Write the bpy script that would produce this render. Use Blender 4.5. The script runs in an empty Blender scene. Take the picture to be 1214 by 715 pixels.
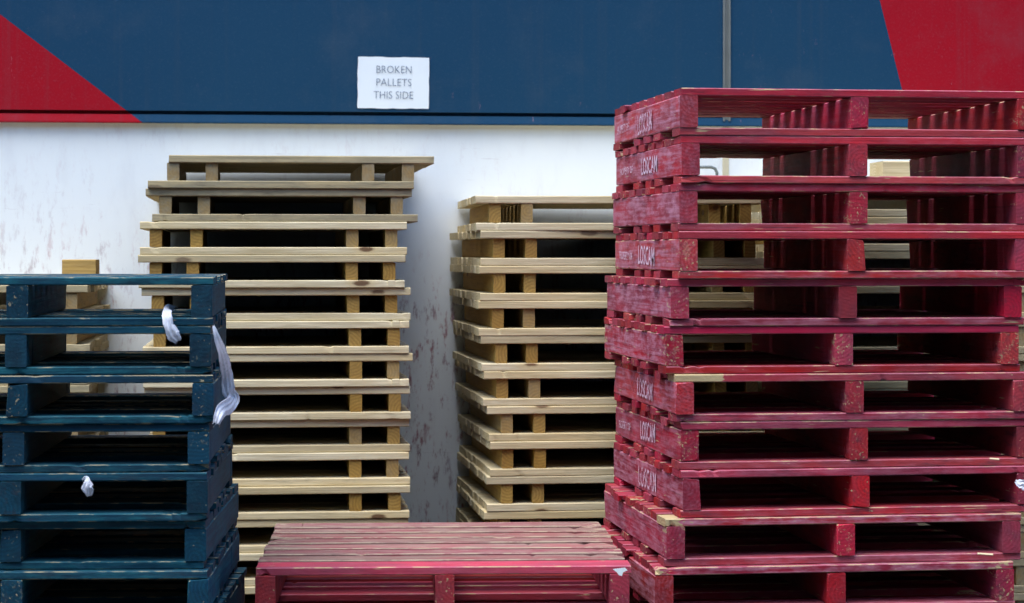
import bpy, math, random
from mathutils import Vector, noise as mnoise

R = math.radians
scene = bpy.context.scene
COL = scene.collection

# ------------------------------------------------------------------ camera
BLOCKER_H = 10.5
F = 2700.0            # focal length in photo pixels (photo is 1214 wide)
PX, HZ = 607.0, 300.0 # principal column, horizon row
EYE = 1.65
YAW = R(6.0)
cam_d = bpy.data.cameras.new('camera')
cam = bpy.data.objects.new('camera', cam_d)
COL.objects.link(cam)
cam.location = (0, 0, EYE)
cam.rotation_euler = (R(90), 0, -YAW)
cam_d.sensor_width = 36.0
cam_d.lens = F / 1214.0 * 36.0
cam_d.shift_y = -(357.5 - HZ) / 1214.0
cam_d.clip_start = 0.05
cam_d.clip_end = 2000
cam_d.dof.use_dof = True
cam_d.dof.focus_distance = 7.6
cam_d.dof.aperture_fstop = 5.0
scene.camera = cam

# ------------------------------------------------------------------ light
SUN_EL, SUN_AZ = 69.0, 226.0
world = bpy.data.worlds.new('World')
scene.world = world
world.use_nodes = True
wn = world.node_tree
sky = wn.nodes.new('ShaderNodeTexSky')
sky.sky_type = 'NISHITA'
sky.sun_disc = False
sky.sun_elevation = R(SUN_EL)
sky.sun_rotation = R(SUN_AZ)
sky.air_density = 1.0
sky.dust_density = 0.3
sky.ozone_density = 2.5
bg = wn.nodes['Background']
bg.inputs['Strength'].default_value = 0.125
wn.links.new(sky.outputs[0], bg.inputs[0])

sun_d = bpy.data.lights.new('sun', 'SUN')
sun_d.energy = 1.5
sun_d.angle = R(50)
sun_d.color = (1.0, 0.985, 0.965)
sun = bpy.data.objects.new('sun', sun_d)
COL.objects.link(sun)
to_sun = Vector((math.sin(R(SUN_AZ)) * math.cos(R(SUN_EL)), math.cos(R(SUN_AZ)) * math.cos(R(SUN_EL)), math.sin(R(SUN_EL))))
sun.rotation_euler = to_sun.to_track_quat('Z', 'Y').to_euler()

scene.view_settings.view_transform = 'Standard'
scene.view_settings.look = 'None'
scene.view_settings.exposure = 1.82
scene.view_settings.gamma = 1.0
scene.cycles.use_denoising = True
scene.cycles.use_adaptive_sampling = True
scene.cycles.adaptive_threshold = 0.03
scene.cycles.max_bounces = 5
scene.cycles.diffuse_bounces = 2

# ------------------------------------------------------------------ helpers
FWD = Vector((math.sin(YAW), math.cos(YAW), 0))
RGT = Vector((math.cos(YAW), -math.sin(YAW), 0))

def at_depth(x, y, d):
    """point at distance d in front of the lens for a photo pixel"""
    p = FWD * d + RGT * ((x - PX) / F * d)
    p.z = EYE + (HZ - y) / F * d
    return p

def on_plane_y(x, y, Y):
    v = FWD + RGT * ((x - PX) / F) + Vector((0, 0, (HZ - y) / F))
    t = Y / v.y
    return Vector((v.x * t, Y, EYE + v.z * t))

def col_of(p):
    return PX + F * (p.x * RGT.x + p.y * RGT.y) / (p.x * FWD.x + p.y * FWD.y)

def link(name, mesh, mat=None, parent=None):
    o = bpy.data.objects.new(name, mesh)
    COL.objects.link(o)
    if mat is not None and mesh is not None:
        if not mesh.materials:
            mesh.materials.append(mat)
        elif mesh.materials[0] != mat:
            o.material_slots[0].link = 'OBJECT'
            o.material_slots[0].material = mat
    if parent is not None:
        o.parent = parent
    return o

def tag(o, label, cat, group=None):
    o['label'] = label
    o['category'] = cat
    if group:
        o['group'] = group
    return o

def pydata(name, v, f, smooth=False):
    m = bpy.data.meshes.new(name)
    m.from_pydata(v, [], f)
    m.update()
    if smooth:
        for p in m.polygons:
            p.use_smooth = True
    return m

def box_mesh(name, x0, x1, y0, y1, z0, z1):
    v = [(x0, y0, z0), (x1, y0, z0), (x1, y1, z0), (x0, y1, z0), (x0, y0, z1), (x1, y0, z1), (x1, y1, z1), (x0, y1, z1)]
    f = [(0, 3, 2, 1), (4, 5, 6, 7), (0, 1, 5, 4), (1, 2, 6, 5), (2, 3, 7, 6), (3, 0, 4, 7)]
    return pydata(name, v, f)

# ------------------------------------------------------------------ materials
class NT:
    def __init__(self, name):
        self.m = bpy.data.materials.new(name)
        self.m.use_nodes = True
        self.t = self.m.node_tree
        self.b = self.t.nodes['Principled BSDF']
    def n(self, typ, **kw):
        nd = self.t.nodes.new(typ)
        for k, v in kw.items():
            setattr(nd, k, v)
        return nd
    def put(self, sock, v):
        if hasattr(v, 'is_linked') or isinstance(v, bpy.types.NodeSocket):
            self.t.links.new(v, sock)
        elif isinstance(v, (tuple, list)) and len(v) == 3 and sock.type == 'RGBA':
            sock.default_value = (*v, 1)
        else:
            sock.default_value = v
    def math(self, op, a, b=0.0, c=0.0, clamp=False):
        nd = self.n('ShaderNodeMath', operation=op, use_clamp=clamp)
        self.put(nd.inputs[0], a); self.put(nd.inputs[1], b); self.put(nd.inputs[2], c)
        return nd.outputs[0]
    def mix(self, f, a, b, blend='MIX'):
        nd = self.n('ShaderNodeMix', data_type='RGBA', blend_type=blend)
        self.put(nd.inputs[0], f); self.put(nd.inputs[6], a); self.put(nd.inputs[7], b)
        return nd.outputs[2]
    def ramp(self, v, lo, hi, a=0.0, b=1.0):
        nd = self.n('ShaderNodeMapRange', interpolation_type='SMOOTHSTEP')
        self.put(nd.inputs['Value'], v)
        nd.inputs['From Min'].default_value = lo; nd.inputs['From Max'].default_value = hi
        nd.inputs['To Min'].default_value = a; nd.inputs['To Max'].default_value = b
        return nd.outputs[0]
    def vec(self, v, scale=(1, 1, 1), add=(0, 0, 0)):
        nd = self.n('ShaderNodeMapping')
        self.put(nd.inputs[0], v)
        nd.inputs['Scale'].default_value = scale
        nd.inputs['Location'].default_value = add
        return nd.outputs[0]
    def noise(self, v, scale, detail=4, rough=0.55, w=None):
        nd = self.n('ShaderNodeTexNoise')
        if w is not None:
            ad = self.n('ShaderNodeVectorMath', operation='ADD')
            self.put(ad.inputs[0], v); self.put(ad.inputs[1], w)
            v = ad.outputs[0]
        self.put(nd.inputs['Vector'], v)
        nd.inputs['Scale'].default_value = scale
        nd.inputs['Detail'].default_value = detail
        nd.inputs['Roughness'].default_value = rough
        return nd.outputs['Fac']
    def sep(self, v):
        nd = self.n('ShaderNodeSeparateXYZ')
        self.put(nd.inputs[0], v)
        return nd.outputs

def wood_base(t):
    """shared board coordinates: local x runs along the grain"""
    co = t.n('ShaderNodeTexCoord').outputs['Object']
    info = t.n('ShaderNodeObjectInfo')
    rnd = info.outputs['Random']
    w = t.math('MULTIPLY', rnd, 97.0)
    geo = t.n('ShaderNodeNewGeometry')
    vt = t.n('ShaderNodeVectorTransform', vector_type='NORMAL', convert_from='WORLD', convert_to='OBJECT')
    t.put(vt.inputs[0], geo.outputs['Normal'])
    nrm = t.sep(vt.outputs[0])
    nx = t.math('ABSOLUTE', nrm[0])
    endf = t.ramp(nx, 0.6, 0.85)
    # growth rings about an off-centre pith
    s = t.sep(co)
    yy = t.math('ADD', s[1], t.math('MULTIPLY_ADD', rnd, 0.12, -0.06))
    zz = t.math('ADD', s[2], t.math('MULTIPLY_ADD', t.math('FRACT', t.math('MULTIPLY', rnd, 13.7)), 0.20, -0.10))
    r = t.math('SQRT', t.math('ADD', t.math('MULTIPLY', yy, yy), t.math('MULTIPLY', zz, zz)))
    wob = t.noise(co, 25, 2, 0.5, w)
    rings = t.math('SINE', t.math('MULTIPLY', t.math('MULTIPLY_ADD', wob, 0.012, r), 520.0))
    rings = t.math('MULTIPLY_ADD', rings, 0.5, 0.5)
    grain = t.noise(t.vec(co, (1.6, 42, 42)), 2.2, 3, 0.6, w)
    return co, w, endf, rings, grain, info, nrm

def painted_wood(name, paint, dull, chalk, bare, chipamt=0.0):
    """obj.color: r = wear, g = chalky fading, b = grime, a = bare left end (1 = none)"""
    t = NT(name)
    co, w, endf, rings, grain, info, nrm = wood_base(t)
    cs = t.n('ShaderNodeSeparateColor')
    t.put(cs.inputs[0], info.outputs['Color'])
    wear, fade, grime = cs.outputs[0], cs.outputs[1], cs.outputs[2]
    big = t.noise(t.vec(co, (1, 3, 3)), 3.2, 2, 0.6, w)
    mid = t.noise(t.vec(co, (1, 3, 3)), 14, 4, 0.65, w)
    fine = t.noise(t.vec(co, (1, 2, 2)), 70, 2, 0.7, w)
    c = t.mix(t.ramp(big, 0.36, 0.66), paint, dull)
    hv = t.n('ShaderNodeHueSaturation')
    t.put(hv.inputs['Hue'], t.math('MULTIPLY_ADD', info.outputs['Random'], 0.016, 0.492))
    t.put(hv.inputs['Saturation'], t.math('MULTIPLY_ADD', t.math('FRACT', t.math('MULTIPLY', info.outputs['Random'], 71.3)), 0.10, 0.93))
    t.put(hv.inputs['Value'], t.math('MULTIPLY_ADD', t.math('FRACT', t.math('MULTIPLY', info.outputs['Random'], 31.7)), 0.5, 0.78))
    t.put(hv.inputs['Color'], c)
    c = hv.outputs[0]
    # chalky, rubbed paint
    ch = t.math('MULTIPLY', t.ramp(t.math('MULTIPLY_ADD', grain, 0.5, t.math('MULTIPLY', mid, 0.6)), 0.42, 0.75), fade)
    c = t.mix(t.math('MULTIPLY', ch, t.math('MULTIPLY_ADD', endf, -0.7, 1.0)), c, chalk)
    # edges: paint knocked off
    edge = t.ramp(t.math('MINIMUM', t.math('ABSOLUTE', nrm[1]), t.math('ABSOLUTE', nrm[2])), 0.35, 0.55)
    c = t.mix(t.math('MULTIPLY', edge, t.math('MULTIPLY', mid, 0.75)), c, chalk)
    em = t.math('MULTIPLY', edge, t.ramp(t.math('MULTIPLY_ADD', wear, 0.2, mid), 0.58, 0.70))
    ends = t.ramp(t.math('ABSOLUTE', t.sep(co)[0]), 0.44, 0.60)
    wear = t.math('MULTIPLY', wear, t.math('MULTIPLY_ADD', ends, 0.9, 0.35))
    spots = t.ramp(t.math('MULTIPLY_ADD', wear, 0.16, t.math('MULTIPLY_ADD', fine, 0.35, t.math('MULTIPLY', mid, 0.65))), 0.68 - chipamt, 0.715 - chipamt)
    long_ = t.ramp(t.math('MULTIPLY_ADD', wear, 0.12, t.noise(t.vec(co, (1.2, 16, 16)), 5, 2, 0.5, w)), 0.735 - chipamt, 0.775 - chipamt)
    spots = t.math('MULTIPLY', spots, t.math('MULTIPLY_ADD', endf, -0.75, 1.0))
    bm = t.math('MAXIMUM', t.math('MULTIPLY', em, 0.8), t.math('MAXIMUM', spots, t.math('MULTIPLY', long_, 0.85)))
    xs = t.sep(co)[0]
    lim = t.math('SUBTRACT', 0.0, info.outputs['Alpha'])
    leftbare = t.math('LESS_THAN', t.math('MULTIPLY_ADD', t.math('SUBTRACT', mid, 0.5), 0.12, xs), lim)
    bm = t.math('MAXIMUM', bm, leftbare)
    bw = t.mix(grain, bare, tuple(x * 0.55 for x in bare))
    c = t.mix(bm, c, bw)
    # end grain shows rings through the paint
    c = t.mix(t.math('MULTIPLY', endf, t.math('MULTIPLY', rings, 0.32)), c, tuple(x * 0.35 for x in paint))
    # grime and dark checks along the grain
    dirt = t.math('MULTIPLY', t.ramp(t.noise(t.vec(co, (1, 5, 5)), 7, 4, 0.7, w), 0.5, 0.72), grime)
    c = t.mix(t.math('MULTIPLY', dirt, 0.75), c, (0.03, 0.025, 0.03))
    crack = t.ramp(t.noise(t.vec(co, (0.8, 60, 60)), 2.0, 3, 0.6, w), 0.33, 0.28)
    c = t.mix(t.math('MULTIPLY', crack, 0.6), c, (0.02, 0.01, 0.012))
    t.put(t.b.inputs['Base Color'], c)
    t.put(t.b.inputs['Roughness'], t.math('MULTIPLY_ADD', mid, 0.25, 0.55))
    t.b.inputs['Specular IOR Level'].default_value = 0.18
    bmp = t.n('ShaderNodeBump')
    bmp.inputs['Strength'].default_value = 0.5
    bmp.inputs['Distance'].default_value = 0.004
    t.put(bmp.inputs['Height'], t.math('MULTIPLY_ADD', grain, 0.7, t.math('MULTIPLY', fine, 0.5)))
    t.put(t.b.inputs['Normal'], bmp.outputs[0])
    return t.m

def raw_wood(name, light, dark, knot=(0.12, 0.05, 0.02), weather=0.0):
    """obj.color: r = grey weathering, g = tone towards the darker wood, b = grime"""
    t = NT(name)
    co, w, endf, rings, grain, info, nrm = wood_base(t)
    cs = t.n('ShaderNodeSeparateColor')
    t.put(cs.inputs[0], info.outputs['Color'])
    s = t.sep(co)
    big = t.noise(t.vec(co, (1, 4, 4)), 2.5, 3, 0.5, w)
    c = t.mix(t.math('ADD', t.math('MULTIPLY', t.ramp(big, 0.35, 0.7), 0.45), cs.outputs[1], clamp=True), light, dark)
    # cathedral grain: long wavy bands
    wv = t.noise(t.vec(co, (1.1, 26, 26)), 1.6, 2, 0.5, w)
    band = t.math('MULTIPLY_ADD', t.math('SINE', t.math('MULTIPLY', wv, 55.0)), 0.5, 0.5)
    c = t.mix(t.math('MULTIPLY', band, 0.26), c, tuple(x * 0.55 for x in dark))
    c = t.mix(t.math('MULTIPLY', t.ramp(grain, 0.45, 0.7), 0.32), c, tuple(x * 0.5 for x in dark))
    # knots
    vo = t.n('ShaderNodeTexVoronoi')
    ad = t.n('ShaderNodeVectorMath', operation='ADD')
    t.put(ad.inputs[0], t.vec(co, (3.4, 9, 9))); t.put(ad.inputs[1], w)
    t.put(vo.inputs['Vector'], ad.outputs[0])
    vo.inputs['Scale'].default_value = 1.0
    kd = t.math('MULTIPLY_ADD', t.noise(co, 60, 2, 0.5, w), 0.05, vo.outputs['Distance'])
    c = t.mix(t.math('MULTIPLY', t.ramp(kd, 0.30, 0.15), 0.6), c, dark)
    c = t.mix(t.math('MULTIPLY', t.ramp(kd, 0.165, 0.11), 0.92), c, knot)
    # end grain darker, with rings
    c = t.mix(t.math('MULTIPLY', endf, t.math('MULTIPLY_ADD', rings, 0.5, 0.12)), c, tuple(x * 0.5 for x in dark))
    g = t.math('MULTIPLY_ADD', t.ramp(t.noise(t.vec(co, (1, 6, 6)), 5, 5, 0.65, w), 0.35, 0.65), 0.5, 0.5)
    c = t.mix(t.math('MULTIPLY', g, cs.outputs[0]), c, (0.31, 0.26, 0.155))
    dirt = t.ramp(t.noise(t.vec(co, (1, 5, 5)), 9, 6, 0.7, w), 0.52, 0.75)
    c = t.mix(t.math('MULTIPLY', dirt, cs.outputs[2]), c, (0.05, 0.035, 0.025))
    t.put(t.b.inputs['Base Color'], c)
    t.b.inputs['Roughness'].default_value = 0.75
    t.b.inputs['Specular IOR Level'].default_value = 0.25
    bmp = t.n('ShaderNodeBump')
    bmp.inputs['Strength'].default_value = 0.4
    bmp.inputs['Distance'].default_value = 0.003
    t.put(bmp.inputs['Height'], grain)
    t.put(t.b.inputs['Normal'], bmp.outputs[0])
    return t.m

M_RED = painted_wood('red_painted_wood', (0.39, 0.016, 0.030), (0.25, 0.024, 0.040), (0.50, 0.22, 0.28), (0.62, 0.47, 0.24))
M_FADED = painted_wood('faded_red_wood', (0.26, 0.065, 0.070), (0.23, 0.12, 0.10), (0.34, 0.245, 0.195), (0.52, 0.40, 0.27))
M_BLUE = painted_wood('blue_painted_wood', (0.0012, 0.036, 0.066), (0.0018, 0.022, 0.040), (0.012, 0.115, 0.140), (0.42, 0.34, 0.2), chipamt=-0.03)
M_PINE = raw_wood('pale_pine', (0.81, 0.71, 0.47), (0.65, 0.49, 0.23))
M_STR = raw_wood('orange_pine', (0.54, 0.34, 0.085), (0.42, 0.22, 0.035))

def stencil_mat():
    t = NT('worn_white_stencil')
    co = t.n('ShaderNodeTexCoord').outputs['Object']
    rnd = t.n('ShaderNodeObjectInfo').outputs['Random']
    nz = t.noise(co, 70, 4, 0.7, t.math('MULTIPLY', rnd, 50.0))
    oc = t.n('ShaderNodeSeparateColor')
    t.put(oc.inputs[0], t.n('ShaderNodeObjectInfo').outputs['Color'])
    worn = t.ramp(t.math('ADD', nz, oc.outputs[0]), 0.50, 0.68)
    c = t.mix(worn, (0.66, 0.47, 0.54), (0.38, 0.08, 0.11))
    t.put(t.b.inputs['Base Color'], c)
    t.b.inputs['Roughness'].default_value = 0.8
    return t.m
M_STENCIL = stencil_mat()

def plain(name, c, rough=0.6, var=0.15, scale=8.0, metallic=0.0, bump=0.0):
    t = NT(name)
    co = t.n('ShaderNodeTexCoord').outputs['Object']
    nz = t.noise(co, scale, 5, 0.6)
    t.put(t.b.inputs['Base Color'], t.mix(nz, tuple(x * (1 - var) for x in c), tuple(min(1, x * (1 + var)) for x in c)))
    t.b.inputs['Roughness'].default_value = rough
    t.b.inputs['Metallic'].default_value = metallic
    if bump:
        b = t.n('ShaderNodeBump')
        b.inputs['Strength'].default_value = 0.5
        b.inputs['Distance'].default_value = bump
        t.put(b.inputs['Height'], nz)
        t.put(t.b.inputs['Normal'], b.outputs[0])
    return t.m

# ------------------------------------------------------------------ ground
def ground_mat():
    t = NT('worn_asphalt')
    co = t.n('ShaderNodeTexCoord').outputs['Object']
    a = t.noise(co, 0.6, 5, 0.6)
    b = t.noise(co, 90, 3, 0.7)
    c = t.mix(t.math('MULTIPLY_ADD', b, 0.5, t.math('MULTIPLY', a, 0.5)), (0.035, 0.036, 0.04), (0.10, 0.10, 0.10))
    t.put(t.b.inputs['Base Color'], c)
    t.b.inputs['Roughness'].default_value = 0.9
    bm = t.n('ShaderNodeBump'); bm.inputs['Distance'].default_value = 0.006
    t.put(bm.inputs['Height'], b); t.put(t.b.inputs['Normal'], bm.outputs[0])
    return t.m
g = link('ground', pydata('ground', [(-300, -300, 0), (300, -300, 0), (300, 300, 0), (-300, 300, 0)], [(0, 1, 2, 3)]), ground_mat())
g['kind'] = 'structure'

# ------------------------------------------------------------------ wall
YW = 9.82                         # face of the white lower wall
YU = YW - 0.03                     # face of the painted upper panels
Z_LIP0 = on_plane_y(607, 149, YU - 0.012).z
Z_LIP1 = Z_LIP0 + 0.040
Z_GRV = Z_LIP1 + 0.016
pA, pB = on_plane_y(0, 17, YU), on_plane_y(168, 145, YU)
pC, pD = on_plane_y(1043, 0, YU), on_plane_y(1071, 112, YU)

def panel_paint():
    t = NT('painted_panel_blue_red')
    s_ = t.n('ShaderNodeTexCoord').outputs['Object']
    x, y, z = t.sep(s_)
    def side(p, q, sgn):
        # signed area test against the straight edge p-q, in wall coordinates
        k = (q.x - p.x) / (q.z - p.z)
        xe = t.math('MULTIPLY_ADD', z, k, p.x - k * p.z)
        return t.math('GREATER_THAN' if sgn > 0 else 'LESS_THAN', x, xe)
    red = t.math('MAXIMUM', side(pA, pB, -1), side(pC, pD, 1))
    soft = t.noise(s_, 1.1, 3, 0.5)
    fine = t.noise(s_, 120, 3, 0.7)
    blue = t.mix(soft, (0.008, 0.044, 0.094), (0.010, 0.054, 0.108))
    redc = t.mix(soft, (0.31, 0.004, 0.012), (0.35, 0.005, 0.015))
    c = t.mix(red, blue, redc)
    # scuffs where loads touched the wall
    sc = t.ramp(t.noise(t.vec(s_, (1.6, 1, 0.5)), 26, 5, 0.75), 0.66, 0.73)
    lo = t.ramp(z, Z_GRV + 0.55, Z_GRV)
    area = t.ramp(t.noise(s_, 1.7, 2, 0.5), 0.42, 0.6)
    c = t.mix(t.math('MULTIPLY', t.math('MULTIPLY', sc, area), t.math('MULTIPLY_ADD', lo, 0.55, 0.14)), c, (0.30, 0.17, 0.22))
    c = t.mix(t.math('MULTIPLY', t.ramp(fine, 0.5, 0.8), 0.16), c, (0.1, 0.12, 0.16))
    runs = t.ramp(t.noise(t.vec(s_, (7, 1, 0.12)), 3.0, 5, 0.65), 0.52, 0.75)
    c = t.mix(t.math('MULTIPLY', runs, 0.16), c, (0.06, 0.07, 0.085))
    c = t.mix(t.math('MULTIPLY', t.ramp(t.noise(s_, 2.6, 5, 0.65), 0.5, 0.75), 0.14), c, (0.09, 0.11, 0.13))
    t.put(t.b.inputs['Base Color'], c)
    t.put(t.b.inputs['Roughness'], t.math('MULTIPLY_ADD', soft, 0.2, 0.55))
    t.b.inputs['Specular IOR Level'].default_value = 0.1
    bm = t.n('ShaderNodeBump'); bm.inputs['Strength'].default_value = 0.25; bm.inputs['Distance'].default_value = 0.004
    t.put(bm.inputs['Height'], t.noise(s_, 9, 3, 0.6)); t.put(t.b.inputs['Normal'], bm.outputs[0])
    return t.m

def white_wall():
    t = NT('scuffed_white_wall')
    co = t.n('ShaderNodeTexCoord').outputs['Object']
    x, y, z = t.sep(co)
    base = t.mix(t.noise(co, 0.9, 4, 0.6), (0.77, 0.82, 0.82), (0.83, 0.86, 0.85))
    # short vertical scrapes of pallet paint, in clusters
    s1 = t.ramp(t.noise(t.vec(co, (2.4, 1, 0.7)), 13, 6, 0.78), 0.52, 0.66)
    area = t.ramp(t.noise(t.vec(co, (1, 1, 1), (3.1, 0, 1.7)), 2.9, 3, 0.6), 0.37, 0.54)
    low = t.ramp(z, 2.0, 1.15, 0.12, 1.0)
    m = t.math('MULTIPLY', t.math('MULTIPLY', s1, area), low)
    scr = t.mix(t.ramp(t.noise(co, 6, 2, 0.5), 0.4, 0.6), (0.36, 0.09, 0.12), (0.22, 0.09, 0.13))
    c = t.mix(t.math('MULTIPLY', m, 0.9), base, scr)
    s2 = t.ramp(t.noise(t.vec(co, (0.25, 1, 5)), 12, 4, 0.7), 0.66, 0.70)
    c = t.mix(t.math('MULTIPLY', t.math('MULTIPLY', s2, area), 0.25), c, (0.25, 0.16, 0.18))
    haze_ = t.ramp(t.noise(t.vec(co, (1.5, 1, 0.5)), 5, 5, 0.65), 0.5, 0.75)
    c = t.mix(t.math('MULTIPLY', haze_, 0.12), c, (0.45, 0.42, 0.46))
    t.put(t.b.inputs['Base Color'], c)
    t.b.inputs['Roughness'].default_value = 0.6
    bm = t.n('ShaderNodeBump'); bm.inputs['Strength'].default_value = 0.3; bm.inputs['Distance'].default_value = 0.004
    t.put(bm.inputs['Height'], t.math('SUBTRACT', t.noise(co, 7, 4, 0.6), t.math('MULTIPLY', m, 0.4))); t.put(t.b.inputs['Normal'], bm.outputs[0])
    return t.m

M_PANEL = panel_paint()
M_WHITE = white_wall()
M_STRIP = plain('grey_metal_strip', (0.145, 0.16, 0.15), 0.5, 0.2, 14)
M_BEIGE = plain('beige_sealant', (0.58, 0.52, 0.36), 0.7, 0.12, 20)

wall = bpy.data.objects.new('warehouse_wall', None)
COL.objects.link(wall)
tag(wall, 'long wall painted navy blue with red triangles above a scuffed white lower band', 'wall')
WX0, WX1, WZ1 = -9.0, 11.0, 4.2
jx0, jx1 = on_plane_y(857, 60, YU).x, on_plane_y(866, 60, YU).x
link('lower_wall', box_mesh('lower_wall', WX0, WX1, YW, YW + 0.25, -0.02, Z_LIP0 + 0.004), M_WHITE, wall)
link('upper_panel', box_mesh('upper_panel', WX0, jx0, YU, YW + 0.25, Z_GRV, WZ1), M_PANEL, wall)
link('upper_panel', box_mesh('upper_panel', jx1, WX1, YU, YW + 0.25, Z_GRV, WZ1), M_PANEL, wall)
link('panel_groove', box_mesh('panel_groove', WX0, WX1, YW + 0.002, YW + 0.2, Z_LIP0 + 0.006, Z_GRV - 0.0005), M_PANEL, wall)
# sill rail under the panels: a shallow angle whose face leans out at the bottom
prof = [(YW + 0.0018, Z_LIP0 + 0.0045), (YW - 0.034, Z_LIP0 + 0.0045), (YW - 0.034, Z_LIP0 + 0.010), (YU + 0.003, Z_LIP1), (YW + 0.0018, Z_LIP1)]
v = [(WX0, a, b) for a, b in prof] + [(WX1, a, b) for a, b in prof]
n = len(prof)
f = [(i, (i + 1) % n, n + (i + 1) % n, n + i) for i in range(n)] + [tuple(range(n - 1, -1, -1)), tuple(range(n, 2 * n))]
link('sill_rail', pydata('sill_rail', v, f), M_PANEL, wall)
# joint strip: shallow channel with two raised lips
pj = [(jx0 + .0005, YU + .01), (jx0 + .0005, YU - .006), (jx0 + .009, YU - .006), (jx0 + .010, YU + .001), (jx1 - .010, YU + .001), (jx1 - .009, YU - .006), (jx1 - .0005, YU - .006), (jx1 - .0005, YU + .01)]
n = len(pj)
v = [(a, b, Z_GRV - 0.03) for a, b in pj] + [(a, b, WZ1) for a, b in pj]
f = [(i, (i + 1) % n, n + (i + 1) % n, n + i) for i in range(n)] + [tuple(range(n - 1, -1, -1)), tuple(range(n, 2 * n))]
link('joint_strip', pydata('joint_strip', v, f), M_STRIP, wall)
link('joint_sealant', box_mesh('joint_sealant', jx0 + .004, jx1 - .002, YW - .004, YW + .01, 0.0, Z_LIP0 - 0.001), M_BEIGE, wall)

# tube handle on the white wall, seen through the red pallets
def tube_mesh(name, pts, r, seg=8):
    vs, fs = [], []
    P = [Vector(p) for p in pts]
    for i, p in enumerate(P):
        d = (P[min(i + 1, len(P) - 1)] - P[max(i - 1, 0)]).normalized()
        a = d.orthogonal().normalized() if abs(d.y) > 0.9 else Vector((0, 1, 0)).cross(d).normalized()
        b = d.cross(a)
        for k in range(seg):
            an = 2 * math.pi * k / seg
            vs.append(p + (a * math.cos(an) + b * math.sin(an)) * r)
    for i in range(len(P) - 1):
        for k in range(seg):
            k2 = (k + 1) % seg
            fs.append((i * seg + k, i * seg + k2, (i + 1) * seg + k2, (i + 1) * seg + k))
    fs.append(tuple(range(seg - 1, -1, -1)))
    fs.append(tuple((len(P) - 1) * seg + k for k in range(seg)))
    return pydata(name, vs, fs, True)
q0, q1 = on_plane_y(800, 198, YW - .05), on_plane_y(850, 262, YW - .05)
pts = [(q0.x, YW + .01, q0.z - .02), (q0.x, YW - .04, q0.z - .006), (q0.x + .02, YW - .05, q0.z), (q1.x - .025, YW - .05, q0.z), (q1.x - .008, YW - .05, q0.z - .007), (q1.x, YW - .05, q0.z - .025),
       (q1.x, YW - .05, q1.z + .03), (q1.x, YW - .04, q1.z + .008), (q1.x, YW + .01, q1.z)]
tag(link('tube_handle', tube_mesh('tube_handle', pts, .007), M_STRIP), 'thin grey bent tube fixed to the white wall, seen through the red stack', 'handle')

# ------------------------------------------------------------------ added building behind the camera, unseen, blocks the low sky
def sky_blocker(Y, H, X0, X1):
    t = bpy.data.objects.new('warehouse_building', None)
    COL.objects.link(t)
    t.location = ((X0 + X1) / 2, Y, 0)
    tag(t, 'long dark grey warehouse across the yard, facing the pallet stacks', 'building')
    L = (X1 - X0) / 2
    # ribbed cladding as one folded sheet with depth
    vs, fs = [], []
    n = int((X1 - X0) / .5)
    prof_ = [(0, 0), (.30, 0), (.34, .05), (.46, .05)]
    xs_ = [(-L + i * .5 + a, b) for i in range(n) for a, b in prof_] + [(L, 0)]
    for (x, dy) in xs_:
        vs += [(x, dy, 0), (x, dy, H)]
    for i in range(len(xs_) - 1):
        fs.append((2 * i + 1, 2 * i + 3, 2 * i + 2, 2 * i))
    link('wall', pydata('wall', vs, fs), plain('dark_cladding', (.085, .09, .095), .6, .15, .4), t)
    link('wall_core', box_mesh('wall_core', -L, L, -20, -.02, 0, H - .05), plain('cladding_side', (.085, .09, .095), .6, .15, .4), t)
    link('roof', box_mesh('roof', -L - .3, L + .3, -20.3, .35, H + .002, H + .3), plain('roof_sheet', (.12, .12, .125), .6, .2, .5), t)
    for cx in (-18, -6, 6, 18):
        d_ = link('roller_door', box_mesh('roller_door', cx - 2, cx + 2, .055, .09, .02, 4.2), plain('door_grey', (.16, .165, .17), .5, .1, 2), t)
        for k in range(12):
            link('slat', box_mesh('slat', cx - 1.98, cx + 1.98, .0905, .105, .05 + k * .345, .05 + k * .345 + .31), plain('door_slat', (.17, .175, .18), .5, .1, 2) if k == 0 and cx == -18 else bpy.data.materials['door_slat'], d_)
sky_blocker(-7.0, BLOCKER_H, -32, 34)

# ------------------------------------------------------------------ paper sign
def text_mesh(body, height, width, name, spacing=1.0, bold=0.0):
    cu = bpy.data.curves.new(name, 'FONT')
    cu.body = body
    cu.size = 1.0
    cu.space_character = spacing
    cu.resolution_u = 3
    cu.offset = bold
    ob = bpy.data.objects.new(name, cu)
    COL.objects.link(ob)
    bpy.context.view_layer.update()
    me = bpy.data.meshes.new_from_object(ob.evaluated_get(bpy.context.evaluated_depsgraph_get()))
    bpy.data.objects.remove(ob)
    bpy.data.curves.remove(cu)
    xs = [q.co.x for q in me.vertices]; ys = [q.co.y for q in me.vertices]
    x0, x1, y0, y1 = min(xs), max(xs), min(ys), max(ys)
    for q in me.vertices:
        q.co.x = ((q.co.x - x0) / (x1 - x0) - 0.5) * width
        q.co.y = ((q.co.y - y0) / (y1 - y0) - 0.5) * height
    me.name = name
    return me

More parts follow.
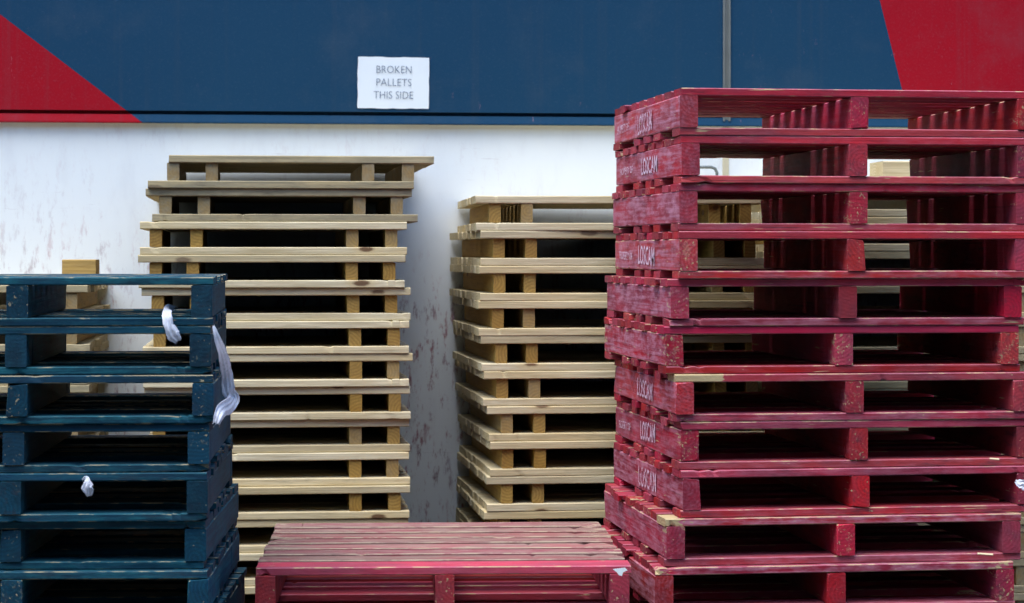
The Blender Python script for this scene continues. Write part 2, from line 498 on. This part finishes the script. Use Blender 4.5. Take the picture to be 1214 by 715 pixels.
YS = YU - 0.003
s0, s1 = on_plane_y(424, 67.5, YS), on_plane_y(508.5, 129, YS)
sc = (s0 + s1) / 2
sw, sh = s1.x - s0.x, s0.z - s1.z
sign = bpy.data.objects.new('paper_sign', None)
COL.objects.link(sign)
sign.location = (sc.x, YS, sc.z)
sign.rotation_euler = (0, R(0.4), 0)
tag(sign, 'white paper notice about broken pallets on the blue wall', 'sign')
rg = random.Random(3)
nx_, nz_ = 12, 9
vv, ff = [], []
for j in range(nz_ + 1):
    for i in range(nx_ + 1):
        ex = rg.uniform(-.0015, .0015) if i in (0, nx_) else 0
        ez = rg.uniform(-.0015, .0015) if j in (0, nz_) else 0
        u, w_ = i / nx_ - .5, j / nz_ - .5
        cur = 0.0012 * (abs(u) * 2) ** 4 * (0.5 + w_) + 0.0004 * math.sin(u * 9 + w_ * 4)
        vv.append((u * sw + ex, -abs(cur), w_ * sh + ez))
for j in range(nz_):
    for i in range(nx_):
        a = j * (nx_ + 1) + i
        ff.append((a, a + 1, a + nx_ + 2, a + nx_ + 1))
sheet = link('sheet', pydata('sheet', vv, ff), plain('sign_paper', (0.78, 0.83, 0.84), 0.6, 0.04, 5), sign)
sm = sheet.modifiers.new('thick', 'SOLIDIFY'); sm.thickness = 0.0003; sm.offset = 1
M_INK = plain('grey_ink', (0.15, 0.19, 0.26), 0.8, 0.1)
for body, cx, w0, cy, hpx in (('BROKEN', 467, 41.5, 82.5, 8.6), ('PALLETS', 467, 41.5, 97.7, 8.6), ('THIS SIDE', 466.5, 47, 112.7, 8.6)):
    p = on_plane_y(cx, cy, YS)
    k = sw / 84.5
    tm = text_mesh(body, hpx * k, w0 * k, 'lettering', 1.0, -.012)
    o = link('lettering', tm, M_INK, sign)
    o.location = (p.x - sc.x, -0.0035, p.z - sc.z)
    o.rotation_euler = (R(90), 0, 0)

# ------------------------------------------------------------------ boards
BOARDS = {}
def board_mesh(L, W, T, var, rough=1.0):
    """sawn timber, length along x, with chamfered uneven edges, slight bow and knocks"""
    key = (round(L, 3), round(W, 3), round(T, 3), var, rough)
    if key in BOARDS:
        return BOARDS[key]
    rg = random.Random(int(L * 1e4) * 7919 + int(W * 1e4) * 104729 + int(T * 1e4) * 31 + var)
    c = 0.003
    sec = [(-W / 2 + c, -T / 2), (W / 2 - c, -T / 2), (W / 2, -T / 2 + c), (W / 2, T / 2 - c), (W / 2 - c, T / 2), (-W / 2 + c, T / 2), (-W / 2, T / 2 - c), (-W / 2, -T / 2 + c)]
    K = len(sec)
    bow = rg.uniform(-.0025, .0025) if W > .08 else rg.uniform(-.001, .001)
    xs = {-L / 2: {}, L / 2: {}}
    for i in range(1, 7):
        xs[(i / 7 - .5) * L] = {}
    # knocks: short dents in one long edge, mostly towards the ends
    for _ in range(0 if L < .3 else rg.randint(1, 4) if rough > .8 else rg.randint(0, 2)):
        side = rg.choice((-1, 1))
        x0 = side * (L / 2 - rg.uniform(.02, .12)) if rg.random() < .85 else rg.uniform(-.4, .4) * L
        h = rg.uniform(.010, .035)
        xs[x0 - h] = {}; xs[x0 + h * rg.uniform(.8, 1.4)] = {}
        xs[x0] = {rg.choice([0, 2, 4, 6]): rg.uniform(.002, .006) * rough}
    # split-off corners
    for e in (-L / 2, L / 2):
        if rough > .8 and L > .3 and rg.random() < .35:
            k = rg.choice([0, 2, 4, 6])
            xs[e][k] = rg.uniform(.003, .009)
            xs[e - math.copysign(rg.uniform(.015, .05), e)] = {}
    X = sorted(xs)
    N = len(X) - 1
    tilt = {-L / 2: (rg.uniform(-.05, .05), rg.uniform(-.05, .05)), L / 2: (rg.uniform(-.05, .05), rg.uniform(-.05, .05))}
    vs = []
    for i, x in enumerate(X):
        u = x / L + .5
        by = bow * (1 - (2 * u - 1) ** 2)
        for k in range(K):
            y, z = sec[k]
            d = xs[x].get(((k + 1) // 2 * 2) % 8, 0)      # the two chamfer points of one corner share a dent
            if d:
                y -= math.copysign(min(d, W * .2), y)
                z -= math.copysign(min(d, T * .3), z)
            ex = 0
            if x in tilt:
                ex = tilt[x][0] * y * .6 + tilt[x][1] * z * .6 + rg.uniform(-.0008, .0008) * rough
            vs.append((x + ex, y + by + rg.uniform(-.0004, .0004) * rough, z + rg.uniform(-.0003, .0003) * rough))
    fs = [tuple(range(K - 1, -1, -1)), tuple(N * K + k for k in range(K))]
    for i in range(N):
        for k in range(K):
            k2 = (k + 1) % K
            fs.append((i * K + k, i * K + k2, (i + 1) * K + k2, (i + 1) * K + k))
    m = pydata('timber', vs, fs)
    BOARDS[key] = m
    return m

def solve_pose(front, back, D, side):
    """pallet yaw so that its side runs from the front corner to the back corner column"""
    lo, hi = -0.35, 0.35
    for _ in range(50):
        th = (lo + hi) / 2
        q = front + Vector((-math.sin(th), math.cos(th), 0)) * D
        if col_of(q) > back:
            lo = th
        else:
            hi = th
    return th

SPEC = {
    'red':    dict(W=1.165, D=1.165, tb=.0252, bh=.104, pitch=.1566, bw=.061, top=[.125] + [.098] * 6 + [.125], bot=[(0, .125), (.30, .10), (.47, .10), (.64, .10), (1, .125)], bear=(0, .5, 1), inset=0.0),
    'blue':   dict(W=1.14, D=1.10, tb=.0235, bh=.0945, pitch=.14364, bw=.062, top=[.12] + [.098] * 6 + [.12], bot=[(0, .12), (.30, .10), (.47, .10), (.64, .10), (1, .12)], bear=(0, .5, 1), inset=0.0),
    'pine':   dict(W=1.007, D=1.11, tb=.0287, bh=.0668, pitch=.1259, bw=.046, top=[.14] * 7, bot=[(i / 6, .14) for i in range(7)], bear=(.06, .205, .795, .94), inset=0.012),
    'pine2':  dict(W=1.13, D=1.11, tb=.0297, bh=.0738, pitch=.1349, bw=.044, top=[.14] * 7, bot=[(i / 6, .14) for i in range(7)], bear=(.066, .175, .825, .934), inset=0.012),
}
SPEC['red_tall'] = dict(SPEC['red'], W=1.208)
pal_rg = random.Random(11)

def pallet(kind, label, group, front, th, z, corner='L', dshift=(0, 0), cfun=None, seed=None, mats=None, thing_name=None, skip_top=()):
    S = SPEC[kind]
    rg = random.Random(seed if seed is not None else pal_rg.random())
    W, D = S['W'], S['D']
    name = thing_name or {'red': 'red_pallet', 'red_tall': 'red_pallet', 'blue': 'blue_pallet'}.get(kind, 'pine_pallet')
    t = bpy.data.objects.new(name, None)
    COL.objects.link(t)
    t.empty_display_size = 0.2
    c, s = math.cos(th), math.sin(th)
    lx = W / 2 if corner == 'L' else -W / 2
    ctr = Vector((front.x, front.y, 0)) + Vector((c * lx - s * D / 2, s * lx + c * D / 2, 0))
    t.location = (ctr.x, ctr.y, z)
    t.rotation_euler = (0, 0, th)
    tag(t, label, 'pallet', group)
    painted = kind in ('red', 'red_tall', 'blue')
    mb = mats[0] if mats else {'red': M_RED, 'red_tall': M_RED, 'blue': M_BLUE}.get(kind, M_PINE)
    ms = mats[1] if mats else {'red': M_RED, 'red_tall': M_RED, 'blue': M_BLUE}.get(kind, M_STR)
    tb, bh = S['tb'], S['bh']
    g0 = 0.0006
    jx = .005 if painted else .0025
    def put(nm, L, w_, T, x, y, zz, ry, mat, i):
        m = board_mesh(L, w_, T, rg.randrange(14), 1.0 if painted else .6)
        o = bpy.data.objects.new(nm, m)
        COL.objects.link(o)
        if not m.materials:
            m.materials.append(mat)
        if m.materials[0] != mat:
            o.material_slots[0].link = 'OBJECT'; o.material_slots[0].material = mat
        o.parent = t
        o.location = (x, y, zz)
        o.rotation_euler = (0, 0, ry)
        if painted:
            o.color = (rg.uniform(0, .75), rg.uniform(0, .3), rg.uniform(.1, .9), 9.0)
        else:
            o.color = (rg.choice([0, .05, .1, .1, .5]), rg.uniform(0, .5), rg.uniform(0, .4), 1)
        if cfun:
            cfun(nm, i, o, rg)
        return o
    parts = {}
    # bottom boards
    for i, (fr, w_) in enumerate(S['bot']):
        y = -D / 2 + w_ / 2 + fr * (D - w_)
        parts['b', i] = put('bottom_board', W, w_, tb, dshift[1] + rg.uniform(-jx, jx), y + (rg.uniform(-.004, .004) if 0 < i else rg.uniform(0, .006)), tb / 2, rg.uniform(-.003, .003), mb, i)
    # bearers run front to back
    nm = 'bearer' if painted else 'stringer'
    for i, fr in enumerate(S['bear']):
        if painted:
            x = -W / 2 + S['bw'] / 2 + fr * (W - S['bw'])
        else:
            x = -W / 2 + fr * W
        parts['s', i] = put(nm, D - 2 * S['inset'], S['bw'], bh, x + rg.uniform(-.004, .004), rg.uniform(-.004, .004), tb + g0 + bh / 2, R(90) + rg.uniform(-.004, .004), ms, i)
    # top boards
    tot = sum(S['top']); gap = (D - tot) / (len(S['top']) - 1)
    y = -D / 2
    for i, w_ in enumerate(S['top']):
        if i not in skip_top:
            parts['t', i] = put('deck_board', W, w_, tb, dshift[0] + rg.uniform(-jx, jx), y + w_ / 2 + (rg.uniform(-.004, .004) if 0 < i else rg.uniform(0, .006)), tb * 1.5 + bh + 2 * g0, rg.uniform(-.003, .003), mb, i)
        y += w_ + gap
    return t, parts

ORD = ['topmost', 'second', 'third', 'fourth', 'fifth', 'sixth', 'seventh', 'eighth', 'ninth', 'tenth', 'eleventh', 'twelfth', 'thirteenth', 'fourteenth', 'fifteenth']
def nth(i, n, what, where):
    if i == 0:
        return 'topmost %s of %s' % (what, where)
    if i == n - 1:
        return 'lowest %s of %s, on the ground' % (what, where)
    return '%s %s from the top of %s' % (ORD[i], what, where)

# ------------------------------------------------------------------ tall red stack
TXT_BIG = text_mesh('LOSCAM', .070, .27, 'stencil_lettering', 1.05, .012)
TXT_SML = text_mesh('PROPERTY OF', .030, .235, 'stencil_lettering', 1.05, .008)
STENCIL_WEAR = [.06, -.03, .08, -.03, .1, .1, .05, .02, .08, .1]
def stencil(idx, me, along, up, parent):
    """lettering sprayed on the outer left face of a bearer; along = metres from its middle towards the front"""
    o = link('stencil_lettering', me, M_STENCIL, parent)
    S = SPEC['red']
    # bearer local: x runs front to back after its 90 degree turn, +y faces the pallet's left
    o.location = (-along, S['bw'] / 2 + .0046, up)
    o.rotation_euler = (R(90), R(((idx * 37) % 7 - 3) * .5), R(180))
    o.color = (STENCIL_WEAR[idx], 0, 0, 1)
    o.scale = (1 + ((idx * 13) % 5 - 2) * .04, 1 - ((idx * 11) % 4) * .05, 1)
    return o

fl = [807.5, 807.5, 806, 804, 793, 788, 801.5, 806, 808.5, 789, 778, 786, 792, 790]
bl = [728.6, 729, 726.4, 729.5, 719, 715.7, 727.3, 730, 727, 716, 708, 716, 720, 719]
dj = [0, 0, .01, -.01, .01, .02, 0, .01, -.01, -.02, -.04, 0, .01, 0]
NRED = 14
notes = {2: ' with cracked bearer', 5: ' with chewed left corner', 6: ' with bare board end', 9: ' with bare wooden corner'}
def red_colors(idx):
    def f(nm, i, o, rg):
        c = list(o.color)
        if nm == 'bottom_board' and i == 0:
            c[1] = rg.uniform(.1, .5)
        if nm == 'bearer' and i == 0:
            c[1] = rg.uniform(.75, 1.0) if idx < 6 else rg.uniform(.5, .9)
            c[2] = rg.uniform(.2, .6)
        if idx == 6 and nm == 'deck_board' and i == 0:
            c[3] = SPEC['red_tall']['W'] / 2 - .165
        if idx == 9 and nm == 'deck_board' and i == 0:
            c[3] = SPEC['red_tall']['W'] / 2 - .05
        if idx == 5 and nm == 'bearer' and i == 0:
            c[0] = .85
        if idx in (9, 10) and nm == 'deck_board' and i == 0:
            c[0], c[1] = .8, .95
        o.color = c
    return f
for i in range(NRED):
    d = 7.45 + dj[i]
    z = (NRED - 1 - i) * SPEC['red']['pitch']
    front = at_depth(fl[i], 300, d)
    th = solve_pose(front, bl[i], SPEC['red']['D'], 'L')
    what = 'worn red pallet'
    t, parts = pallet('red_tall', nth(i, NRED, what, 'the tall red stack') + notes.get(i, ''), 'red pallets in the tall right-hand stack', front, th, z, 'L', cfun=red_colors(i), seed=100 + i)
    if i in (0, 1, 3, 6, 7, 8):
        stencil(i, TXT_BIG, .04 + ((i * 29) % 5 - 2) * .012, (((i * 17) % 5) - 2) * .003, parts['s', 0])
    if i in (0, 1, 3, 7):
        stencil(i, TXT_SML, -.37 + ((i * 23) % 5 - 2) * .01, -.004, parts['s', 0])

# ------------------------------------------------------------------ low red stack in front
ZF = 0.676
NF = 4
NF_base = ZF - NF * SPEC['red']['pitch']
for i in range(NF):
    d = 7.05 + (0, .02, -.01, .01)[i]
    front = at_depth((302.5, 304, 300, 305)[i], 300, d)
    th = solve_pose(front, (329, 331, 328, 330)[i], SPEC['red']['D'], 'L')
    def cf(nm, k, o, rg, i=i):
        if i == 0 and nm == 'deck_board':
            o.color = (rg.uniform(.6, 1.0), rg.uniform(.6, 1.0), rg.uniform(.2, .6), 9.0)
            o.material_slots[0].link = 'OBJECT'
            o.material_slots[0].material = M_RED if k == 0 else M_FADED
            if k == 0:
                o.color = (.5, .15, .4, 9.0)
    lab = ['red pallet with faded pinkish top boards on the low stack in front', 'second red pallet down in the low stack in front', 'third red pallet down in the low stack in front', 'lowest red pallet of the low stack in front, on timber bearers'][i]
    pallet('red', lab, 'red pallets in the low front stack', front, th, NF_base + (NF - 1 - i) * SPEC['red']['pitch'], 'L', cfun=cf, seed=200 + i)
fr = at_depth(302.5, 300, 7.05)
for k, (lab) in enumerate(('square timber bearer under the front of the low red stack', 'square timber bearer under the back of the low red stack')):
    o = link('dunnage_timber', board_mesh(1.3, .09, NF_base - .001, 0), M_STR)
    o.location = (fr.x + .58, fr.y + (.15, 1.0)[k], (NF_base - .001) / 2)
    o.color = (.5, .4, .6, 1)
    tag(o, lab, 'timber', 'timbers under the low red stack')

# ------------------------------------------------------------------ blue stack
NB = 11
fr_ = [252.7, 250.5, 252, 248.5, 246, 242, 246.6, 250, 246, 244, 247]
br_ = [268, 269, 273, 274.5, 276, 282, 282, 291, 287, 285, 286]
djb = [0, .0, -.01, .0, -.01, .01, -.02, 0, .01, 0, 0]
for i in range(NB):
    d = 6.70 + djb[i]
    front = at_depth(fr_[i], 300, d)
    th = solve_pose(front, br_[i], SPEC['blue']['D'], 'R')
    def cb(nm, k, o, rg):
        o.color = (rg.uniform(.2, .9), rg.uniform(.2, .9), rg.uniform(0, .7), 9.0)
    pallet('blue', nth(i, NB, 'dark blue pallet', 'the blue stack on the left'), 'blue pallets in the left stack', front, th, (NB - 1 - i) * SPEC['blue']['pitch'], 'R', cfun=cb, seed=300 + i)

# ------------------------------------------------------------------ pine stack against the wall, left of centre
NY1 = 15
D1 = 8.60
B1 = EYE + (300 - 183.5) / F * D1 - NY1 * SPEC['pine']['pitch']     # timbers under the stack
y1l = [186, 176, 166, 164.5, 168, 169.5, 169.5, 170.5, 170, 170, 170, 168, 169, 170, 169]
def pine_colors(aged_or_dimmed):
    def f(nm, k, o, rg):
        if aged_or_dimmed:
            o.color = (rg.uniform(.8, 1.0), rg.uniform(.6, 1.0), rg.uniform(.3, .6), 1)
    return f
for i in range(NY1):
    d = D1 + pal_rg.uniform(-.012, .012)
    front = at_depth(y1l[i], 300, d)
    th = R(0.6) + pal_rg.uniform(-.006, .006)
    sh = (0, 0)
    if i == 0:
        sh = (.040, -.034)
    if i == 1:
        sh = (-.012, .014)
    what = 'weathered brown pallet' if i < 2 else 'pale pine pallet'
    pallet('pine', nth(i, NY1, what, 'the pine stack beside the blue one'), 'pine pallets in the stack left of centre', front, th, B1 + (NY1 - 1 - i) * SPEC['pine']['pitch'], 'L', dshift=sh, cfun=pine_colors(i < 2), seed=400 + i)

# ------------------------------------------------------------------ pine stack against the wall, right of centre
NY2 = 13
B2 = EYE + (300 - 231.7) / F * 8.73 - NY2 * SPEC['pine2']['pitch']
y2l = [564, 569.5, 569, 568, 571, 574, 579, 581, 578, 574, 572, 574, 573]
y2b = [542, 534, 533, 536.5, 537, 539, 543, 545, 542, 541, 540, 541, 541]
for i in range(NY2):
    front = at_depth(y2l[i], 300, 8.73)
    th = solve_pose(front, y2b[i], SPEC['pine2']['D'], 'L')
    pallet('pine2', nth(i, NY2, 'pale pine pallet', 'the pine stack beside the red one'), 'pine pallets in the stack right of centre', front, th, B2 + (NY2 - 1 - i) * SPEC['pine2']['pitch'], 'L', seed=500 + i)

# ------------------------------------------------------------------ pine stack behind the blue pallets
NY3 = 11
B3 = EYE + (300 - 338) / F * 8.60 - NY3 * SPEC['pine']['pitch']
for i in range(NY3):
    front = at_depth(103 + pal_rg.uniform(-3, 3), 300, 8.60)
    pallet('pine', nth(i, NY3, 'pine pallet', 'the stack hidden behind the blue pallets'), 'pine pallets behind the blue stack', front, R(pal_rg.uniform(-.6, .6)), B3 + (NY3 - 1 - i) * SPEC['pine']['pitch'], 'R', cfun=lambda nm, k, o, rg: setattr(o, 'color', (rg.uniform(.5, .9), rg.uniform(.4, .9), rg.uniform(.3, .7), 1)), seed=600 + i)  # darker brown tone puts the dimness behind the blue stack into the wood
zt = B3 + NY3 * SPEC['pine']['pitch']
a, b = at_depth(75, 300, 8.75), at_depth(115, 300, 8.75)
ztop = EYE + (300 - 308) / F * 8.75
o = link('timber_offcut', board_mesh((b - a).length, .09, ztop - zt, 3), M_STR)
o.location = ((a.x + b.x) / 2, (a.y + b.y) / 2 + .03, (zt + ztop) / 2 + .001)
o.rotation_euler = (0, 0, -YAW)
o.color = (.35, 0, .2, 1)
tag(o, 'short brown timber block peeking over the blue stack', 'timber')

# ------------------------------------------------------------------ pine stack behind the tall red stack
NY4 = 14
B4 = 0.038
for i in range(NY4):
    front = at_depth(939 + pal_rg.uniform(-1.5, 1.5), 300, 8.89)
    pallet('pine2', nth(i, NY4, 'pine pallet', 'the stack hidden behind the red stack'), 'pine pallets behind the tall red stack', front, R(pal_rg.uniform(-.2, .2)), B4 + (NY4 - 1 - i) * SPEC['pine2']['pitch'], 'L', cfun=pine_colors(i > 1), seed=700 + i)  # weathered tone below the top two also stands in for shade here

zt = B4 + NY4 * SPEC['pine2']['pitch']
a, b = at_depth(1047, 300, 9.0), at_depth(1160, 300, 9.0)
o = link('timber_offcut', board_mesh((b - a).length, .22, .085, 4, .6), M_PINE)
o.location = ((a.x + b.x) / 2, (a.y + b.y) / 2 + .12, zt + .044)
o.color = (.05, .2, .1, 1)
tag(o, 'pale timber block glimpsed through the second red pallet from the top', 'timber')

# timbers that carry the pine stacks off the ground
for (px_, W_, h_, side, nm_) in ((169, 1.007, B1, 1, 'the pine stack beside the blue one'), (573, 1.13, B2, 1, 'the pine stack beside the red one'), (103, 1.007, B3, -1, 'the stack hidden behind the blue pallets'), (939, 1.13, B4, 1, 'the stack hidden behind the red stack')):
    p = at_depth(px_, 300, 8.64 if px_ < 900 else 8.92)
    for k in (0, 1):
        o = link('dunnage_timber', board_mesh(W_ - .06, .1, round(h_ - .001, 4), k), M_STR)
        o.location = (p.x + side * W_ / 2, p.y + (.2, .85)[k], (h_ - .001) / 2)
        o.color = (.6, .5, .6, 1)
        tag(o, 'timber on the ground under the %s of %s' % (('front', 'back')[k], nm_), 'timber', 'timbers under the pine stacks')

# ------------------------------------------------------------------ plastic film scraps
def film_mat():
    t = NT('white_stretch_film')
    co = t.n('ShaderNodeTexCoord').outputs['Object']
    nz = t.noise(t.vec(co, (1, 1, .3)), 90, 4, 0.7)
    t.put(t.b.inputs['Base Color'], t.mix(nz, (0.70, 0.72, 0.80), (0.86, 0.87, 0.92)))
    t.b.inputs['Roughness'].default_value = 0.35
    tr = t.n('ShaderNodeBsdfTranslucent')
    tr.inputs[0].default_value = (.8, .82, .88, 1)
    cl = t.n('ShaderNodeBsdfTransparent')
    m1 = t.n('ShaderNodeMixShader'); m1.inputs[0].default_value = 0.35
    t.t.links.new(t.b.outputs[0], m1.inputs[1]); t.t.links.new(tr.outputs[0], m1.inputs[2])
    m2 = t.n('ShaderNodeMixShader')
    t.put(m2.inputs[0], t.ramp(nz, 0.5, 0.72, 0.0, 0.4))
    t.t.links.new(m1.outputs[0], m2.inputs[1]); t.t.links.new(cl.outputs[0], m2.inputs[2])
    t.t.links.new(m2.outputs[0], t.t.nodes['Material Output'].inputs['Surface'])
    return t.m
M_FILM = film_mat()

def film(name, path, widths, label, seed, facing=None):
    """thin crumpled ribbon of film along a path, pleated lengthwise, with torn edges"""
    rg = random.Random(seed)
    P = [Vector(p) for p in path]
    n, m = 72, 17
    vs, fs = [], []
    facing = facing or Vector((0, -1, 0))
    def smp(arr, u):
        x = u * (len(arr) - 1); i = min(int(x), len(arr) - 2); tt = x - i
        p0, p1, p2, p3 = arr[max(i - 1, 0)], arr[i], arr[i + 1], arr[min(i + 2, len(arr) - 1)]
        return p1 + (p2 - p0) * (.5 * tt) + (p0 * 2 - p1 * 5 + p2 * 4 - p3) * (.5 * tt * tt) + (p1 * 3 - p0 - p2 * 3 + p3) * (.5 * tt ** 3)
    for j in range(n + 1):
        u = j / n
        p = smp(P, u)
        tn = (smp(P, min(1, u + .03)) - smp(P, max(0, u - .03))).normalized()
        sd = tn.cross(facing).normalized()
        w_ = smp(widths, u)
        eL = 1 + .25 * mnoise.noise(Vector((u * 9, seed, 1.5))) + .10 * mnoise.noise(Vector((u * 40, seed, 4.5)))
        eR = 1 + .25 * mnoise.noise(Vector((u * 9, seed, 7.5))) + .10 * mnoise.noise(Vector((u * 40, seed, 9.5)))
        for k in range(m):
            s = k / (m - 1) - .5
            e = (eL if s < 0 else eR)
            fold = math.sin(s * 15 + 5 * mnoise.noise(Vector((u * 3, s, seed)))) * .10 + mnoise.noise(Vector((s * 3, u * 4, seed))) * .4 + mnoise.noise(Vector((s * 8, u * 12, seed + 3))) * .06
            rag = rg.uniform(-1, .4) * .6 * w_ if j in (0, n) else 0
            vs.append(p + sd * (s * w_ * e) + facing * ((fold * .5 + .28) * w_) + tn * rag)
    for j in range(n):
        for k in range(m - 1):
            a_ = j * m + k
            fs.append((a_, a_ + 1, a_ + m + 1, a_ + m))
    o = link(name, pydata(name, vs, fs, True), M_FILM)
    sm_ = o.modifiers.new('thick', 'SOLIDIFY'); sm_.thickness = .0004
    tag(o, label, 'plastic film', 'scraps of white plastic film')
    return o

film('plastic_film', [at_depth(207, 366, 6.80), at_depth(200, 365, 6.74), at_depth(198, 372, 6.67), at_depth(200, 385, 6.655), at_depth(205, 396, 6.66), at_depth(211, 405, 6.67)], [.016, .024, .028, .030, .036, .022],
     'short white plastic strip hanging in the upper gap of the blue stack', 5, Vector((0, -1, 0)))
film('plastic_film', [at_depth(253, 387, 6.64), at_depth(257, 402, 6.65), at_depth(263, 420, 6.72), at_depth(267.5, 445, 6.80), at_depth(270, 464, 6.82), at_depth(275, 472, 6.84), at_depth(270, 481, 6.76), at_depth(261, 488, 6.66), at_depth(255, 503, 6.63)], [.008, .022, .032, .036, .04, .052, .05, .04, .02],
     'long white plastic film draped down the right side of the blue stack', 2, Vector((.35, -.94, 0)))
film('plastic_film', [at_depth(97.5, 568.5, 6.67), at_depth(102, 566.5, 6.66), at_depth(104, 571, 6.65), at_depth(104, 578, 6.65), at_depth(106.5, 588, 6.66)], [.004, .012, .022, .034, .016],
     'small white plastic scrap dangling in a lower gap of the blue stack', 8, Vector((0, -1, 0)))
film('plastic_film', [at_depth(1204, 571, 7.42), at_depth(1209, 573, 7.40), at_depth(1216, 576, 7.40), at_depth(1224, 575, 7.42)], [.012, .028, .03, .02],
     'white plastic scrap at the right end of the tall red stack', 4, Vector((0, -1, 0)))

# small bits caught on the pallets
def scrap(name, x, y, d, w_, h_, mat, label, cat, seed, tilt=0.0):
    rg = random.Random(seed)
    n = 9
    vs = [Vector((0, -.006, 0))]
    for k in range(n):
        an = 2 * math.pi * k / n
        rr = rg.uniform(.65, 1.1)
        vs.append(Vector((math.cos(an) * w_ / 2 * rr, rg.uniform(-.004, .002), math.sin(an) * h_ / 2 * rr)))
    fs = [(0, 1 + (k + 1) % n, 1 + k) for k in range(n)]
    o = link(name, pydata(name, vs, fs), mat)
    o.location = at_depth(x, y, d)
    o.rotation_euler = (tilt, 0, 0)
    sm_ = o.modifiers.new('thick', 'SOLIDIFY'); sm_.thickness = .002
    tag(o, label, cat)
    return o
scrap('plastic_scrap', 20.5, 609.5, 6.675, .026, .013, plain('turquoise_plastic', (.03, .48, .52), .4), 'tiny turquoise plastic scrap on a lower blue pallet', 'scrap', 1)
scrap('paper_scrap', 28, 421, 6.675, .008, .018, plain('white_paper', (.75, .8, .82), .6), 'tiny white tag on the second blue pallet', 'scrap', 2)
M_CHIP = plain('bare_splinter', (.62, .5, .3), .8, .2, 40)
def splinter(x, y, d, z, L, label, seed):
    o = link('wood_splinter', board_mesh(L, .018, .006, seed % 6, .5), M_CHIP)
    p = at_depth(x, y, d)
    o.location = (p.x, p.y, z)
    o.rotation_euler = (0, .05, R(-12 * seed))
    tag(o, label, 'splinter', 'loose wood splinters')
P_ = SPEC['red']['pitch']
splinter(1168, 650, 7.52, 4 * P_ + SPEC['red']['tb'] + .004, .05, 'pale wood splinter lying in the tenth red pallet from the top', 1)
splinter(1179, 541, 7.53, 6 * P_ + SPEC['red']['tb'] + .004, .03, 'pale wood splinter lying in the eighth red pallet from the top', 2)
# torn sticker on the right corner of the low stack
p = at_depth(735, 677, 7.03)
vs = [(-.022, 0, .006), (.016, 0, .010), (.024, 0, .002), (.010, 0, -.004), (.006, 0, -.016), (-.004, 0, -.012), (-.010, 0, -.004)]
o = link('torn_sticker', pydata('torn_sticker', vs + [(x, .0012, z) for x, _, z in vs], [tuple(range(7)), tuple(range(13, 6, -1))] + [(i, 7 + i, 7 + (i + 1) % 7, (i + 1) % 7) for i in range(7)]), plain('white_sticker', (.78, .84, .80), .45, .05))
o.location = (p.x, p.y, p.z)
tag(o, 'torn white sticker on the right corner of the low front pallet', 'sticker')
